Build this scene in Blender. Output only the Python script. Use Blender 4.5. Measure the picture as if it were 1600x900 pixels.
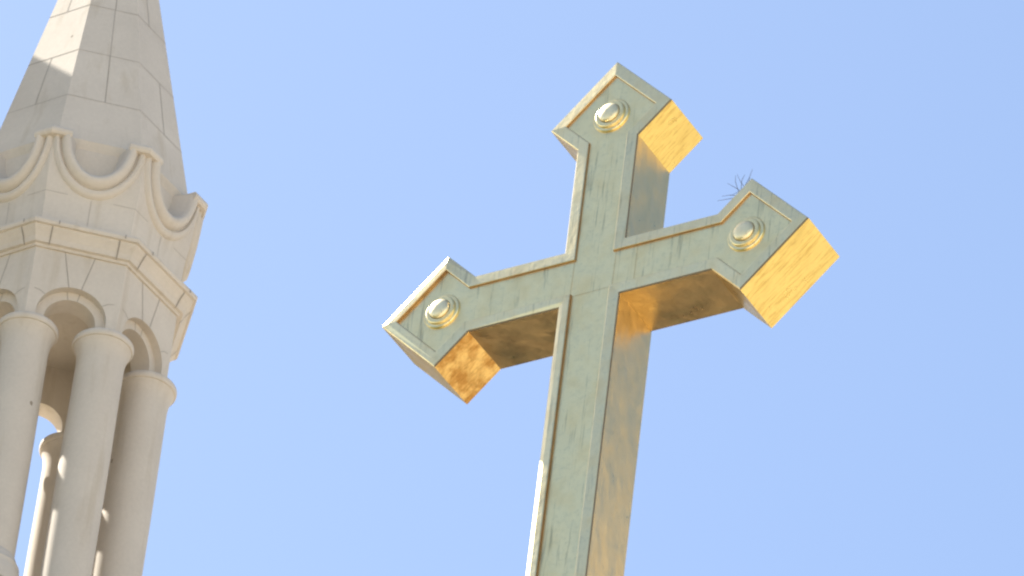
import bpy, bmesh, math, random
from mathutils import Vector, Matrix
R = math.radians
sc = bpy.context.scene
for o in list(bpy.data.objects):
    bpy.data.objects.remove(o)

# ------------------------------------------------------------------ camera
ZC = 33.0                                   # height of the cross centre above the ground
AZ, EL, ROLL, FPX = R(-33.44034), R(36.92701), R(7.26112), 12604.27
DIST, CX, CY = 49.5813, 924.9735, 425.8996  # distance to the cross centre
fwd = Vector((math.sin(AZ)*math.cos(EL), math.cos(AZ)*math.cos(EL), math.sin(EL)))
r0 = Vector((math.cos(AZ), -math.sin(AZ), 0)); u0 = r0.cross(fwd)
cr, sr = math.cos(ROLL), math.sin(ROLL)
rgt = cr*r0 + sr*u0; upv = -sr*r0 + cr*u0
CAM = Vector((0, 0, ZC)) - (DIST*fwd + (CX-800)/FPX*DIST*rgt - (CY-450)/FPX*DIST*upv)
cd = bpy.data.cameras.new('camera'); cam = bpy.data.objects.new('camera', cd)
sc.collection.objects.link(cam)
M = Matrix((rgt, upv, -fwd)).transposed().to_4x4(); M.translation = CAM
cam.matrix_world = M
cd.sensor_width = 36.0; cd.lens = 36.0*FPX/1600.0
cd.clip_start = 0.5; cd.clip_end = 12000
sc.camera = cam

# ------------------------------------------------------------------ light
SUN_AZ, SUN_EL = R(177.5), R(47.0)          # mathematical azimuth (from +X, counter-clockwise)
SUN = Vector((math.cos(SUN_AZ)*math.cos(SUN_EL), math.sin(SUN_AZ)*math.cos(SUN_EL), math.sin(SUN_EL)))
w = bpy.data.worlds.new('World'); sc.world = w; w.use_nodes = True
nt = w.node_tree; nt.nodes.clear()
sky = nt.nodes.new('ShaderNodeTexSky'); sky.sky_type = 'NISHITA'; sky.sun_disc = False
sky.sun_elevation = SUN_EL; sky.sun_rotation = R(90) - SUN_AZ
sky.altitude = 0; sky.air_density = 1.0; sky.dust_density = .9; sky.ozone_density = 1.25
bg = nt.nodes.new('ShaderNodeBackground'); bg.inputs['Strength'].default_value = 0.07
out = nt.nodes.new('ShaderNodeOutputWorld')
nt.links.new(sky.outputs[0], bg.inputs[0]); nt.links.new(bg.outputs[0], out.inputs[0])
sl = bpy.data.lights.new('sun', 'SUN'); sl.energy = 5.0; sl.angle = R(0.53); sl.color = (1, .95, .86)
so = bpy.data.objects.new('sun', sl); sc.collection.objects.link(so)
so.rotation_euler = SUN.to_track_quat('Z', 'Y').to_euler(); so.location = (-20, 0, 80)
vs = sc.view_settings
sc.display_settings.display_device = 'sRGB'
vs.view_transform = 'Standard'; vs.look = 'None'; vs.gamma = 1.0; vs.use_curve_mapping = False
vs.exposure = 1.68
sc.render.engine = 'CYCLES'
sc.cycles.max_bounces = 8; sc.cycles.diffuse_bounces = 5; sc.cycles.glossy_bounces = 5
sc.cycles.filter_width = 2.3

# ------------------------------------------------------------------ materials
def nodes(name):
    m = bpy.data.materials.new(name); m.use_nodes = True
    n = m.node_tree; return m, n.nodes, n.links, n.nodes['Principled BSDF']
def noise(N, L, vec, scale, detail=4, rough=.55, sc3=None):
    t = N.new('ShaderNodeTexNoise'); t.inputs['Scale'].default_value = scale
    t.inputs['Detail'].default_value = detail; t.inputs['Roughness'].default_value = rough
    if sc3:
        mp = N.new('ShaderNodeMapping'); mp.inputs['Scale'].default_value = sc3
        L.new(vec, mp.inputs['Vector']); vec = mp.outputs[0]
    L.new(vec, t.inputs['Vector']); return t.outputs['Fac']
def ramp(N, L, fac, *stops):
    r = N.new('ShaderNodeValToRGB'); e = r.color_ramp.elements
    while len(e) < len(stops): e.new(.5)
    for x, (p, c) in zip(e, stops):
        x.position = p; x.color = (*c, 1) if isinstance(c, tuple) else (c, c, c, 1)
    L.new(fac, r.inputs[0]); return r.outputs[0]
def mul(N, L, a, b, f=1.0, mode='MULTIPLY'):
    m = N.new('ShaderNodeMix'); m.data_type = 'RGBA'; m.blend_type = mode
    if isinstance(f, float): m.inputs[0].default_value = f
    else: L.new(f, m.inputs[0])
    for s, v in ((6, a), (7, b)):
        if isinstance(v, tuple): m.inputs[s].default_value = (*v, 1)
        else: L.new(v, m.inputs[s])
    return m.outputs[2]
def stone(name, base, var=.08, bump=.12):
    m, N, L, P = nodes(name)
    tc = N.new('ShaderNodeTexCoord').outputs['Object']
    a = noise(N, L, tc, 1.6, 5); b = noise(N, L, tc, 30, 4); c = noise(N, L, tc, 2.2, 5, .6, (3, 3, .35))
    p = noise(N, L, tc, 7.5, 2, .4)
    col = mul(N, L, base, ramp(N, L, a, (.3, (1-var, 1-var*1.05, 1-var*1.15)), (.7, (1+var*.4, 1+var*.4, 1+var*.3))))
    col = mul(N, L, col, ramp(N, L, b, (.3, .96), (.7, 1.02)))
    col = mul(N, L, col, ramp(N, L, c, (.30, (.90, .88, .84)), (.45, (1, 1, 1))))
    col = mul(N, L, col, ramp(N, L, p, (.19, (.5, .46, .41)), (.205, (1, 1, 1))))
    L.new(col, P.inputs['Base Color']); P.inputs['Roughness'].default_value = .88
    bp = N.new('ShaderNodeBump'); bp.inputs['Strength'].default_value = bump; bp.inputs['Distance'].default_value = .01
    L.new(b, bp.inputs['Height']); L.new(bp.outputs[0], P.inputs['Normal'])
    return m
def gold(name, tint=(1.0, .69, .28), wear=.35, rough=.26, wtint=(.6, .5, .36), wscale=5.0, lo=.48, hi=.75, scratch=.8,
         fine=.7, bump=.25, bscale=(1, 1, 1), grain=None):
    m, N, L, P = nodes(name)
    tc = N.new('ShaderNodeTexCoord').outputs['Object']
    a = noise(N, L, tc, wscale, 8, .66)
    b = noise(N, L, tc, 40, 5, .6)
    s = noise(N, L, tc, 9, 6, .6, (4, 4, .25))
    col = mul(N, L, tint, wtint, ramp(N, L, a, (lo, 0.0), (hi, wear)), 'MULTIPLY')
    col = mul(N, L, col, ramp(N, L, s, (.30, (.60, .62, .66)), (.43, (1, 1, 1))), scratch)
    col = mul(N, L, col, ramp(N, L, b, (.25, .8), (.5, 1.0)), fine)
    if grain:
        mp = N.new('ShaderNodeMapping'); mp.inputs['Rotation'].default_value = (0, R(45), 0)
        L.new(tc, mp.inputs['Vector'])
        gl = noise(N, L, mp.outputs[0], 12, 5, .7, grain)
        col = mul(N, L, col, ramp(N, L, gl, (.36, (.72, .6, .45)), (.50, (1, 1, 1))), .75)
    L.new(col, P.inputs['Base Color']); P.inputs['Metallic'].default_value = 1.0
    rr = ramp(N, L, a, (.3, rough*.85), (.75, min(1, rough*1.5))); L.new(rr, P.inputs['Roughness'])
    wv = noise(N, L, tc, 3.2, 3, .5, bscale)
    b1 = N.new('ShaderNodeBump'); b1.inputs['Strength'].default_value = bump; b1.inputs['Distance'].default_value = .03
    L.new(wv, b1.inputs['Height'])
    b2 = N.new('ShaderNodeBump'); b2.inputs['Strength'].default_value = .12; b2.inputs['Distance'].default_value = .004
    L.new(b, b2.inputs['Height']); L.new(b1.outputs[0], b2.inputs['Normal'])
    L.new(b2.outputs[0], P.inputs['Normal'])
    return m
def plain(name, col, rough=.85, n1=3., v=.2):
    m, N, L, P = nodes(name)
    tc = N.new('ShaderNodeTexCoord').outputs['Object']
    a = noise(N, L, tc, n1, 6)
    L.new(mul(N, L, col, ramp(N, L, a, (.3, 1-v), (.7, 1.0))), P.inputs['Base Color'])
    P.inputs['Roughness'].default_value = rough; return m
STONE = stone('pale_limestone', (.565, .502, .42))
FAINT = plain('faint_mortar_joint', (.40, .355, .30), .95)
MORTAR = plain('mortar_joint', (.29, .255, .21), .95)
SHAFT = stone('column_limestone', (.54, .482, .405), .06, .08)
GOLD = gold('gilded_metal', tint=(.95, .71, .34), wear=.16, rough=.3, fine=.3, scratch=.0, bump=.5, bscale=(1.5, 1.5, .5))
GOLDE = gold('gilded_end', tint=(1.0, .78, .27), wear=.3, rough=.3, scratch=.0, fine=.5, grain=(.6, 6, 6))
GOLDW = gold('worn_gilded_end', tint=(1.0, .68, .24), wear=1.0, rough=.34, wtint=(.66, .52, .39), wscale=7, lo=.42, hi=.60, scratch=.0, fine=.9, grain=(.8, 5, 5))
GOLDF = gold('gilded_front', tint=(.90, .735, .375), wear=.45, rough=.32, wtint=(.62, .58, .52), scratch=1.0)
GOLDM = gold('gilded_moulding', tint=(.86, .70, .38), wear=.5, bump=.08, wtint=(.6, .54, .46), rough=.33)
GOLDD = gold('grimy_shaded_step', tint=(.42, .27, .13), wear=.6, rough=.5)  # browner gold: groove dirt plus shade painted into steps turned from the sun
GOLDS = gold('gilded_seam', tint=(.62, .50, .27), rough=.45)
SEAMDARK = plain('seam_grime_shade', (.17, .14, .09), .85)  # dark seams and grooves; also shade painted on edges turned from the sun
BOSSG = gold('gilded_boss', tint=(.88, .76, .47), wear=.3, rough=.4, bump=.05)
WALL = stone('wall_stone', (.46, .405, .335))
ROOF = plain('brown_roof_tiles', (.05, .033, .022), .8, 2.)
GROUND = plain('pale_paving', (.47, .42, .35), .9, .15)
LAWN = plain('added_dark_grass', (.045, .06, .025), .95, .6, .4)
GLASS = plain('dark_window_glass', (.03, .035, .04), .15)
TWIG = plain('dry_twig', (.10, .085, .07), .9)

# ------------------------------------------------------------------ mesh helpers
class MB:
    def __init__(s): s.v, s.f, s.m, s.sm = [], [], [], []
    def vert(s, p): s.v.append(tuple(p)); return len(s.v)-1
    def face(s, ids, m=0, smooth=False): s.f.append(tuple(ids)); s.m.append(m); s.sm.append(smooth)
    def poly(s, pts, m=0): s.face([s.vert(p) for p in pts], m)
    def grid(s, rows, m=0, smooth=True, closed=False):
        ids = [[s.vert(p) for p in r] for r in rows]
        for a, b in zip(ids[:-1], ids[1:]):
            n = len(a)
            for i in range(n if closed else n-1):
                j = (i+1) % n; s.face((a[i], a[j], b[j], b[i]), m, smooth)
    def box(s, lo, hi, m=0):
        x0, y0, z0 = lo; x1, y1, z1 = hi
        i = [s.vert(p) for p in ((x0,y0,z0),(x1,y0,z0),(x1,y1,z0),(x0,y1,z0),(x0,y0,z1),(x1,y0,z1),(x1,y1,z1),(x0,y1,z1))]
        for f in ((0,3,2,1),(4,5,6,7),(0,1,5,4),(1,2,6,5),(2,3,7,6),(3,0,4,7)): s.face([i[k] for k in f], m)
    def lathe(s, prof, n=48, c=(0,0), ph=0., smooth=True, cap0=True, cap1=True, m=0):
        rows = [[(c[0]+r*math.cos(ph+2*math.pi*i/n), c[1]+r*math.sin(ph+2*math.pi*i/n), z) for i in range(n)] for r, z in prof]
        base = len(s.v); s.grid(rows, m, smooth, True)
        if cap0: s.face([base+i for i in reversed(range(n))], m)
        if cap1: s.face([base+(len(prof)-1)*n+i for i in range(n)], m)
    def tube(s, a, b, r0, r1, n=6, m=0):
        a, b = Vector(a), Vector(b); d = (b-a).normalized(); x = d.orthogonal().normalized(); y = d.cross(x)
        rows = [[p+r*(math.cos(2*math.pi*i/n)*x+math.sin(2*math.pi*i/n)*y) for i in range(n)] for p, r in ((a, r0), (b, r1))]
        s.grid(rows, m, True, True)
    def build(s, name, mats, parent=None, bevel=0, recalc=True, autosmooth=None):
        me = bpy.data.meshes.new(name); me.from_pydata(s.v, [], s.f)
        for m in (mats if isinstance(mats, (list, tuple)) else [mats]): me.materials.append(m)
        me.polygons.foreach_set('material_index', s.m); me.polygons.foreach_set('use_smooth', s.sm)
        if recalc:
            bm = bmesh.new(); bm.from_mesh(me); bmesh.ops.remove_doubles(bm, verts=bm.verts, dist=1e-5)
            bmesh.ops.recalc_face_normals(bm, faces=bm.faces); bm.to_mesh(me); bm.free()
        me.update()
        o = bpy.data.objects.new(name, me); sc.collection.objects.link(o)
        if parent: o.parent = parent
        if autosmooth is not None: me.set_sharp_from_angle(angle=R(autosmooth))
        if bevel:
            b = o.modifiers.new('bevel', 'BEVEL'); b.width = bevel; b.segments = 2; b.limit_method = 'ANGLE'; b.angle_limit = R(25)
        return o
def tag(o, label, cat=None, group=None, kind=None):
    if label: o['label'] = label
    if cat: o['category'] = cat
    if group: o['group'] = group
    if kind: o['kind'] = kind
    return o
def thing(name, loc, label, cat):
    o = bpy.data.objects.new(name, None); sc.collection.objects.link(o); o.location = loc
    o.empty_display_size = .3
    return tag(o, label, cat)

# ------------------------------------------------------------------ ground
g = MB(); g.poly([(-4000,-4000,0),(4000,-4000,0),(4000,4000,0),(-4000,4000,0)])
tag(g.build('ground', GROUND), 'pale paved ground in front of the church', kind='structure')

lw = MB(); lw.poly([(-300,-260,.06),(-6,-260,.06),(-6,-9,.06),(-300,-9,.06)])  # out-of-view grass, put in to weaken bounce light on the turret's left faces
lw.poly([(-300,-9,.06),(-24,-9,.06),(-24,120,.06),(-300,120,.06)])
tag(lw.build('added_lawn', LAWN), 'unseen dark green grass added to dim bounce light on the turret', kind='structure')

# ------------------------------------------------------------------ turret placement
TUR = CAM + Vector((-34.23568, 44.87389, 41.58536))     # axis at the top of the cornice
PH = R(289.5)

# ------------------------------------------------------------------ church body below the frame
church = thing('church_building', (0, 0, 0), 'pale stone church body beneath the gilded cross and the octagonal turret', 'church')
TB = TUR.z - 4.7                                        # top of the left tower
GA = ZC - 4.3                                            # gable apex
fw = MB()
n = 10.2
front = [(-n,.0,0),(n,.0,0),(n,.0,GA-7.4),(0,.0,GA),(-n,.0,GA-7.4)]
back = [(x,1.0,z) for x,y,z in front]
fw.poly(front); fw.poly(back[::-1])
for i in range(5):
    j = (i+1)%5; fw.poly([front[i], back[i], back[j], front[j]])
fw.build('facade_wall', WALL, church)
cp = MB()
for s in (-1, 1):
    a0 = (s*n*1.03, GA-7.4-.22); a1 = (0, GA)
    for y0, y1, t in ((-.25, 1.2, .35),):
        q = [(a0[0],y0,a0[1]+.01),(a1[0],y0,a1[1]+.01),(a1[0],y0,a1[1]+t),(a0[0],y0,a0[1]+t)]
        p = [(x,y1,z) for x,y,z in q]
        cp.poly(q); cp.poly(p[::-1])
        for i in range(4): cp.poly([q[i],p[i],p[(i+1)%4],q[(i+1)%4]])
cp.build('gable_coping', WALL, church)
pd = MB(); pd.lathe([(.62, GA+.1), (.62, GA+.5), (.5, GA+.62), (.5, ZC-3.72), (.58, ZC-3.66), (.58, ZC-3.55)], 4, (0, .21), R(45), False)
pd.build('pedestal', WALL, church)
rw = MB(); rw.lathe([(2.4,0),(2.4,.3),(2.0,.3),(2.0,.12)], 48, cap1=True)
ro = rw.build('rose_window', [WALL], church); ro.rotation_euler = (R(90),0,0); ro.location = (0, .0, GA-9)
for x in (-6, 0, 6):
    d = MB(); h = 5.5 if x == 0 else 4.2; ww = 1.5 if x == 0 else 1.1
    pts = [(x-ww,0),(x+ww,0)] + [(x+ww*math.cos(t*math.pi/16), h+ww*math.sin(t*math.pi/16)) for t in range(17)]
    f1 = [(a,-.04,z) for a,z in pts]; f2 = [(a,.02,z) for a,z in pts]
    d.poly(f1)
    for i in range(len(pts)): d.poly([f1[i], f2[i], f2[(i+1)%len(pts)], f1[(i+1)%len(pts)]])
    d.build('door', GLASS, church)
rf = MB()
L = 60
for s in (-1, 1):
    q = [(0,1.2,GA-.5),(s*(n+.6),1.2,GA-.5-7.7),(s*(n+.6),L,GA-.5-7.7),(0,L,GA-.5)]
    rf.poly(q); p = [(x,y,z-.3) for x,y,z in q]; rf.poly(p[::-1])
    for i in range(4): rf.poly([q[i],p[i],p[(i+1)%4],q[(i+1)%4]])
rf.build('nave_roof', ROOF, church)
nw = MB(); nw.box((-n,1.02,0),(n,L-.2,GA-8.2)); nw.build('nave_wall', WALL, church)
def tower(x0, x1, y0, y1, top):
    t = MB(); t.box((x0,y0,0),(x1,y1,top-.9)); t.box((x0-.35,y0-.35,top-.9),(x1+.35,y1+.35,top-.55)); t.box((x0-.1,y0-.1,top-.55),(x1+.1,y1+.1,top))
    to = t.build('bell_tower', WALL, church)
    for zb in (top-9, top-20):
        for k in range(2):
            for (px, py, dx, dy) in (((x0+x1)/2+(k-.5)*3.2, y0-.02, 1, 0), (x0-.02, (y0+y1)/2+(k-.5)*3.2, 0, 1), (x1+.02, (y0+y1)/2+(k-.5)*3.2, 0, 1)):
                wn = MB(); pts = [(-.8,0),(.8,0)] + [(.8*math.cos(a*math.pi/12), 4+.8*math.sin(a*math.pi/12)) for a in range(13)]
                wn.poly([(px+dx*u, py+dy*u, zb+v) for u, v in pts])
                wn.build('window', GLASS, to)
tower(TUR.x-7.2, TUR.x+1.6, TUR.y-1.6, TUR.y+7.2, TB)
tower(7.0, 15.5, 4.4, 13.0, ZC+4.1)  # unseen tower, added and sized so its sunlit wall reflects in the gold
ST = .9+4.5*math.tan(SUN_EL)/math.tan(R(38))-1.77
st = MB(); st.lathe([(1.8, 0), (1.8, TUR.z+ST-.2), (1.95, TUR.z+ST), (1.95, TUR.z+ST+.6), (1.7, TUR.z+ST+.65)], 8, (TUR.x-4.5, TUR.y-2.16), R(22.5), False)  # unseen blocker, added to cast the spire shadow and darken the left faces
st.build('shade_turret', WALL, church)

# ------------------------------------------------------------------ stone turret
tur = thing('church_turret', TUR, 'pale limestone octagonal church turret with columned arcade and pointed spire at left', 'turret')
C8 = math.cos(math.pi/8); S8 = math.sin(math.pi/8)
def fr(k):
    am = PH + (k+.5)*math.pi/4
    return Vector((math.cos(am), math.sin(am), 0)), Vector((-math.sin(am), math.cos(am), 0))
def at(k, u, h, Rf, off=0.0):
    n_, t_ = fr(k); return (Rf(h)*C8+off)*n_ + u*t_ + Vector((0, 0, h))
def joint(mb, k, a, b, Rf, wd=.009, m=1, off=.002):
    (u0_, h0_), (u1_, h1_) = a, b
    d = Vector((u1_-u0_, h1_-h0_)).normalized(); px, py = -d.y*wd/2, d.x*wd/2
    nseg = 4 ; top = []; bot = []
    for i in range(nseg+1):
        s = i/nseg; u = u0_+(u1_-u0_)*s; h = h0_+(h1_-h0_)*s
        top.append(at(k, u+px, h+py, Rf, off)); bot.append(at(k, u-px, h-py, Rf, off))
    mb.grid([bot, top], m, False)
def interp(tab):
    def f(h):
        if h <= tab[0][1]: return tab[0][0]
        for (r0_, h0_), (r1_, h1_) in zip(tab[:-1], tab[1:]):
            if h <= h1_: return r0_+(r1_-r0_)*(h-h0_)/(h1_-h0_)
        return tab[-1][0]
    return f
# spire
SP = [(.93, .2), (.935, .98), (.97, 1.06), (.02, 5.27)]
Rs = interp(SP)
sp = MB(); sp.lathe(SP, 8, ph=PH, smooth=False)
lean = lambda p: (p[0]-.018*max(0, p[2]-1.1), p[1]-.012*max(0, p[2]-1.1), p[2])
rnd = random.Random(4)
for k in range(8):
    for i in range(6):
        h = 1.60+.62*i; hw = Rs(h)*S8; h1 = min(h+.62, 5.0)
        dark = k in (6, 7) and i > 0
        if hw > .1: joint(sp, k, (-hw, h), (hw, h), Rs, .008 if dark else .006, 1 if dark else 2)
        if k == 7: vj = {0: (-.02, 1), 2: (-.03, 1), 4: (.02, 1)}.get(i)
        elif k == 0: vj = [(.01, 1), (.012, 2), (.015, 1), (0, 2), None, None][i]
        elif k == 1: vj = {0: (.05, 1), 2: (-.04, 2)}.get(i)
        else: vj = (rnd.uniform(-.25, .25)*Rs(h1)*S8*2, rnd.choice((1, 2)))
        if vj and abs(vj[0]) < Rs(h1)*S8-.02: joint(sp, k, (vj[0], h), (vj[0], h1), Rs, .006, vj[1])
sp.v = [lean(p) for p in sp.v]
sp.build('spire', [STONE, MORTAR, FAINT], tur, recalc=False, bevel=0)
# parapet with scooped scroll edges
PP = [(1.03, 0), (1.02, .15), (1.025, .35), (1.045, .52), (1.06, .70), (1.068, .90), (1.07, 1.0)]
Rp = interp(PP)
par = MB(); A0, B0, A1, B1, A2, B2, TOP = .412, .60, .245, .375, .185, .32, 1.0
NPH = 28
def ell(a, b, i): t = math.pi*i/NPH; return a*math.cos(t), TOP-b*math.sin(t)
for k in range(8):
    cols = []
    us = [(ell(A0, B0, i)) for i in range(NPH+1)]
    us = [(Rp(TOP)*S8, TOP)] + us + [(-Rp(TOP)*S8, TOP)]
    rows = []
    for u, ht in us:
        col = []
        for j in range(9):
            h = ht*j/8; hw = Rp(h)*S8
            uu = max(-hw, min(hw, u if abs(u) < A0+.001 else math.copysign(hw, u)))
            col.append(at(k, uu, h, Rp))
        rows.append(col)
    par.grid(rows, 0, False)
    # reveal of the scoop, back plate and flat tops
    def rb(h): return Rp(h)*C8-.135
    n_, t_ = fr(k)
    def bk(u, h): return (.93*C8-.004)*n_ + u*t_ + Vector((0, 0, h))
    e1 = [at(k, *ell(A1, B1, i), Rp) for i in range(NPH+1)]
    e2 = [bk(*ell(A2, B2, i)) for i in range(NPH+1)]
    par.grid([e1, e2], 0, True)
    for sgn, i in ((1, 0), (-1, NPH)):
        hw = Rp(TOP)*S8
        par.poly([at(k, sgn*hw, TOP, Rp), at(k, sgn*A1, TOP, Rp), bk(sgn*A2, TOP), bk(sgn*.93*S8, TOP)])
    # corner coping
    for sgn in (1, -1):
        hw = Rp(TOP)*S8
        rws = []
        for (o_, h) in ((.0, .945), (.062, .952), (.076, .972), (.078, 1.0), (.066, 1.026), (-.13, 1.03)):
            ext = (Rp(h)*C8+o_)/C8*S8
            nn = [sgn*ext, sgn*(A1+.01)]
            rws.append([at(k, u, h, Rp, o_) for u in nn])
        par.grid(rws, 0, False)
        par.poly([rw_[1] for rw_ in rws])
    hj = .40
    for sgn in (1, -1): joint(par, k, (sgn*.12, hj) if 0 else (sgn*.20, hj), (sgn*Rp(hj)*S8, hj), Rp, .005, 2)
    joint(par, k, (.01, .02), (.01, .385), Rp, .005, 2)
pobj = par.build('parapet', [STONE, MORTAR, FAINT], tur, recalc=False)
prof = [(0, 0), (.04, .014), (.16, .026), (.30, .022), (.36, .006), (.42, .004), (.47, .024), (.62, .045), (.78, .048), (.92, .036), (1, .0)]
for k in range(8):
    mo = MB()
    rows = []
    for s, o_ in prof:
        rows.append([at(k, *ell(A0+(A1-A0)*s, B0+(B1-B0)*s, i), Rp, o_*1.5) for i in range(NPH+1)])
    mo.grid(rows, 0, True)
    mo.build('scroll_moulding', STONE, pobj, recalc=False, autosmooth=50)
# cornice
co = MB()
CP = [(1.0, -.215), (1.05, -.215), (1.055, -.19), (1.085, -.185), (1.10, -.14), (1.125, -.10), (1.15, -.07), (1.155, -.05), (1.18, -.047), (1.19, -.02), (1.185, .0), (1.0, .03)]
co.lathe(CP, 8, ph=PH, smooth=False)
Rc = interp([(1.062, -.21), (1.09, -.185), (1.105, -.14), (1.13, -.10), (1.16, -.062)])
for k in range(8):
    for u in (-.29, .30): joint(co, k, (u, -.2), (u, -.055), Rc, .010, off=.0025)
    for u in (-.24, .34): joint(co, k, (u, -.043), (u, -.004), lambda h: 1.192, .009)
cobj = co.build('cornice', [STONE, MORTAR], tur, recalc=False)
# arcade wall
aw = MB()
RO, TH = 1.03, .20
Ro = lambda h: RO
AR, AR2, OFF, SPR, BOT, WT = .305, .225, -.075, -.868, -.975, -.2
TH = .27
def arcpts(r): return [(r, BOT)] + [(r*math.cos(math.pi*i/24), SPR+r*math.sin(math.pi*i/24)) for i in range(25)] + [(-r, BOT)]
for k in range(8):
    hw = RO*S8; hwi = (RO*C8-TH)/C8*S8
    F = lambda u, h: at(k, u, h, Ro)
    Mi = lambda u, h: at(k, u, h, Ro, OFF)
    B = lambda u, h: at(k, u, h, Ro, -TH)
    a1, a2 = arcpts(AR), arcpts(AR2)
    aw.grid([[F(hw, BOT), F(hw, WT)]] + [[F(u, h), F(u, WT)] for u, h in a1] + [[F(-hw, BOT), F(-hw, WT)]], 0, False)
    aw.grid([[F(u, h) for u, h in a1], [Mi(u, h) for u, h in a1]], 0, True)
    aw.grid([[Mi(u, h) for u, h in a1], [Mi(u, h) for u, h in a2]], 0, False)
    aw.grid([[Mi(u, h) for u, h in a2], [B(u, h) for u, h in a2]], 0, True)
    aw.grid([[B(hwi, BOT), B(hwi, WT)]] + [[B(u, h), B(u, WT)] for u, h in a2] + [[B(-hwi, BOT), B(-hwi, WT)]], 0, False)
    for s_ in (1, -1):
        aw.poly([F(s_*AR, BOT), F(s_*hw, BOT), B(s_*hwi, BOT), B(s_*AR2, BOT), Mi(s_*AR2, BOT), Mi(s_*AR, BOT)])
    # voussoir joints
    for a in (80, 101):
        c_, sn = math.cos(R(a)), math.sin(R(a))
        joint(aw, k, (AR*c_, SPR+AR*sn), ((AR+.35)*c_*1.1, -.215), Ro, .006)
        joint(aw, k, (AR2*c_, SPR+AR2*sn), (AR*c_, SPR+AR*sn), Ro, .006, off=OFF+.002)
    for a in (35, 145):
        c_, sn = math.cos(R(a)), math.sin(R(a)); e_ = 1 if c_ > 0 else -1
        pts = [(AR*c_+e_*.05*q, SPR+AR*sn+(.035*q if q < 2 else .045)) for q in range(4)]
        pts = [p for p in pts if abs(p[0]) < hw]
        for p, q in zip(pts[:-1], pts[1:]): joint(aw, k, p, q, Ro, .005)
    joint(aw, k, (AR2, SPR-.02), (AR, SPR-.02), Ro, .004, 2, off=OFF+.002)
# ceiling
aw.poly([(1.02*math.cos(PH+i*math.pi/4), 1.02*math.sin(PH+i*math.pi/4), -.24) for i in range(8)])
aw.build('arcade_wall', [STONE, MORTAR, FAINT], tur, recalc=False, autosmooth=40)
# columns
shaft_me = cap_me = base_me = None
proto = None
def build_column():
    c = MB(); c.lathe([(.212, -4.41), (.214, -2.9), (.213, -2.2), (.208, -1.5), (.207, -1.24)], 56)
    shaft = c.build('column', SHAFT, tur, autosmooth=40)
    d = MB(); d.lathe([(.2072, -1.241), (.2085, -1.20), (.2115, -1.17), (.217, -1.135), (.2255, -1.10), (.237, -1.07), (.245, -1.055), (.247, -1.045), (.258, -1.043), (.265, -1.03), (.267, -1.01), (.264, -.992), (.255, -.979)], 56)
    d.build('capital', SHAFT, shaft, autosmooth=50)
    e = MB(); e.lathe([(.31, -3.72), (.305, -3.62), (.285, -3.55), (.268, -3.50), (.272, -3.485), (.258, -3.47), (.24, -3.42), (.225, -3.385), (.2, -3.36)], 56)
    e.build('base', SHAFT, shaft, autosmooth=50)
    return shaft
proto = build_column()
for k in range(8):
    if k == 0: o = proto
    else:
        o = proto.copy(); sc.collection.objects.link(o)
        for ch in list(proto.children):
            q = ch.copy(); sc.collection.objects.link(q); q.parent = o
    a = PH + k*math.pi/4
    if k not in (0, 7):
        for ch in o.children:
            if ch.name.startswith('base'): ch.location.z = -.69
    o.rotation_euler.z = [0, 2.4, 4.4, 1.1, 3.0, 5.2, .7, 2][k]
    o.location = (.862*math.cos(a), .862*math.sin(a), 0)
pl = MB(); pl.lathe([(1.2, -4.75), (1.2, -4.5), (1.12, -4.46), (1.12, -4.4)], 8, ph=PH, smooth=False)
pl.build('plinth', STONE, tur)

# ------------------------------------------------------------------ gilded cross
cross = thing('gilded_cross', (0, 0, ZC), 'large gilded metal cross with pointed arm ends and round bosses, against blue sky', 'cross')
H, V, d, wv, D = 1.5, 1.6713, .43028, .21453, .4206
BZ = -3.55
def outline():
    Lh, Lv = H-d, V-d
    return [(wv, BZ), (wv, -wv), (Lh-d+wv, -wv), (Lh, -d), (H, 0), (Lh, d), (Lh-d+wv, wv), (wv, wv),
            (wv, Lv-d+wv), (d, Lv), (0, V), (-d, Lv), (-wv, Lv-d+wv), (-wv, wv), (-(Lh-d+wv), wv), (-Lh, d), (-H, 0), (-Lh, -d), (-(Lh-d+wv), -wv), (-wv, -wv), (-wv, BZ)]
OUT = outline()
def inset(P, t):
    Q = []; n_ = len(P)
    for i in range(n_):
        p0, p1, p2 = Vector(P[i-1]), Vector(P[i]), Vector(P[(i+1) % n_])
        a = (p1-p0).normalized(); b = (p2-p1).normalized()
        na = Vector((-a.y, a.x)); nb = Vector((-b.y, b.x))
        mm = (na+nb).normalized(); Q.append(p1 + mm*(t/mm.dot(na)))
    return Q
body = MB()
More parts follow.
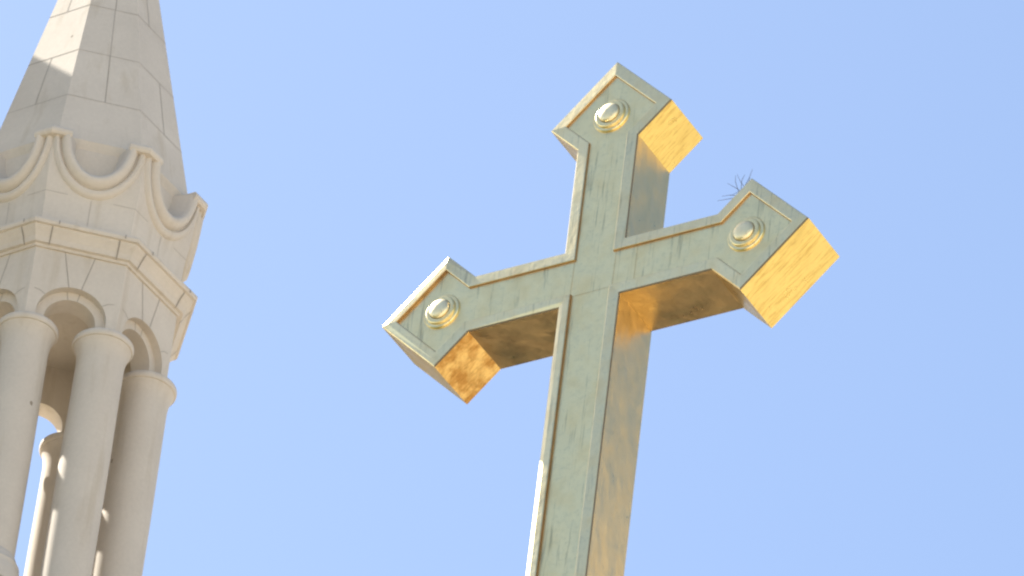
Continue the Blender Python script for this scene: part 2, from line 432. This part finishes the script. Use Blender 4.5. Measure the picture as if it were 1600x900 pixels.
# side walls cut into short lengths, so that sheets of metal meet at small seams
nO = len(OUT)
for i in range(nO):
    j = (i+1) % nO
    a, b = OUT[i], OUT[j]
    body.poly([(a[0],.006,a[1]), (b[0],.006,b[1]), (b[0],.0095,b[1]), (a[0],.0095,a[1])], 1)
    q = [(a[0],.0095,a[1]), (b[0],.0095,b[1]), (b[0],D,b[1]), (a[0],D,a[1])]
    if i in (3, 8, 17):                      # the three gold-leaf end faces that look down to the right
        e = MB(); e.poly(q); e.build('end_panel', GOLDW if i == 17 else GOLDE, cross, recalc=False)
    else: body.poly(q)
body.poly([(x, D, z) for x, z in OUT]); body.poly([(x, .02, z) for x, z in OUT][::-1])
bo = body.build('body', [GOLD, SEAMDARK], cross, recalc=False)
pn = MB(); IN = inset(OUT, .080)
pn.poly([(p[0], .0105, p[1]) for p in IN][::-1])
def seam(x0, z0, x1, z1, wd=.0025):
    dx, dz = x1-x0, z1-z0; l = math.hypot(dx, dz); px, pz = -dz/l*wd/2, dx/l*wd/2
    pn.poly([(x0+px,.0088,z0+pz), (x1+px,.0088,z1+pz), (x1-px,.0088,z1-pz), (x0-px,.0088,z0-pz)], 1)
e_ = wv-.081
for x in (-e_-.012, e_+.015): seam(x, -e_, x+.004, e_)
seam(-e_, -e_-.01, e_, -e_-.006); seam(.30, -e_, .303, e_)
pn.build('front_panel', [GOLDF, GOLDS], cross, recalc=False)
ml = MB()
pr = [(0, .006), (.006, -.001), (.034, -.0025), (.072, -.0045), (.076, -.004), (.079, -.002), (.083, .011)]
# a few lengths of the hand-beaten strip lean outwards more than the rest
TILT = {15: .007, 16: .007, 19: .006, 20: .006}
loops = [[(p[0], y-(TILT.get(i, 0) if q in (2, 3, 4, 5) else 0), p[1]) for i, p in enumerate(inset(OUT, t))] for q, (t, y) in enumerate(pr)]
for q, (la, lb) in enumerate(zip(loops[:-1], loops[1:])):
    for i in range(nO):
        j = (i+1) % nO; right = OUT[j][1]-OUT[i][1] > -(OUT[j][0]-OUT[i][0])+.001; ml.poly([la[i], la[j], lb[j], lb[i]], (0 if right else 1) if q == 5 else 2 if q == 0 and right else 0)  # sides turned from the sun take the darker colours as painted shade
ml.build('moulding', [GOLDM, GOLDD, SEAMDARK], cross, recalc=True)
for (x, z) in ((H-d, 0), (-(H-d), 0), (0, V-d)):
    b = MB(); b.lathe([(.126, .002), (.126, -.010), (.121, -.015), (.104, -.016), (.101, -.028), (.094, -.032)][::1], 48, cap0=False)
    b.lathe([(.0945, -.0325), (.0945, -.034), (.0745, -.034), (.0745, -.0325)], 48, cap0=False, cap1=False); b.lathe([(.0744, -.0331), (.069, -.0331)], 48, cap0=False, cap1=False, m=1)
    ring = b.build('boss', [GOLDF, SEAMDARK], cross, autosmooth=40)
    q = MB(); q.lathe([(.070, -.028), (.070, -.040), (.068, -.046), (.063, -.051), (.055, -.055), (.043, -.058), (.028, -.060), (.012, -.061), (.003, -.061)], 48, cap0=False)
    q.build('dome', BOSSG, ring, autosmooth=50)
    ring.rotation_euler = (R(-90), 0, 0); ring.location = (x, .012, z)
# small tuft of dry twigs caught on the right arm
tw = thing('twig_tuft', (H-d-.06, .02, ZC+d-.06), 'tiny tuft of dry dark twigs sprouting from the top of the right cross arm', 'twigs')
rnd = random.Random(7)
for i in range(9):
    ang = R(66+128*i/8+rnd.uniform(-6, 6)); ln = rnd.uniform(.10, .145)
    b0 = Vector((rnd.uniform(-.05, .05), rnd.uniform(-.02, .03), 0)); b0.z = b0.x*1.0
    p1 = b0 + Vector((math.cos(ang)*ln*.55, rnd.uniform(-.02, .02), math.sin(ang)*ln*.55))
    p2 = p1 + Vector((math.cos(ang+rnd.uniform(-.35, .35))*ln*.5, rnd.uniform(-.02, .02), math.sin(ang)*ln*.5))
    t = MB(); t.tube(b0-Vector((0, 0, .01)), p1, .0019, .0016); t.tube(p1, p2, .0016, .0009)
    t.build('twig', TWIG, tw)
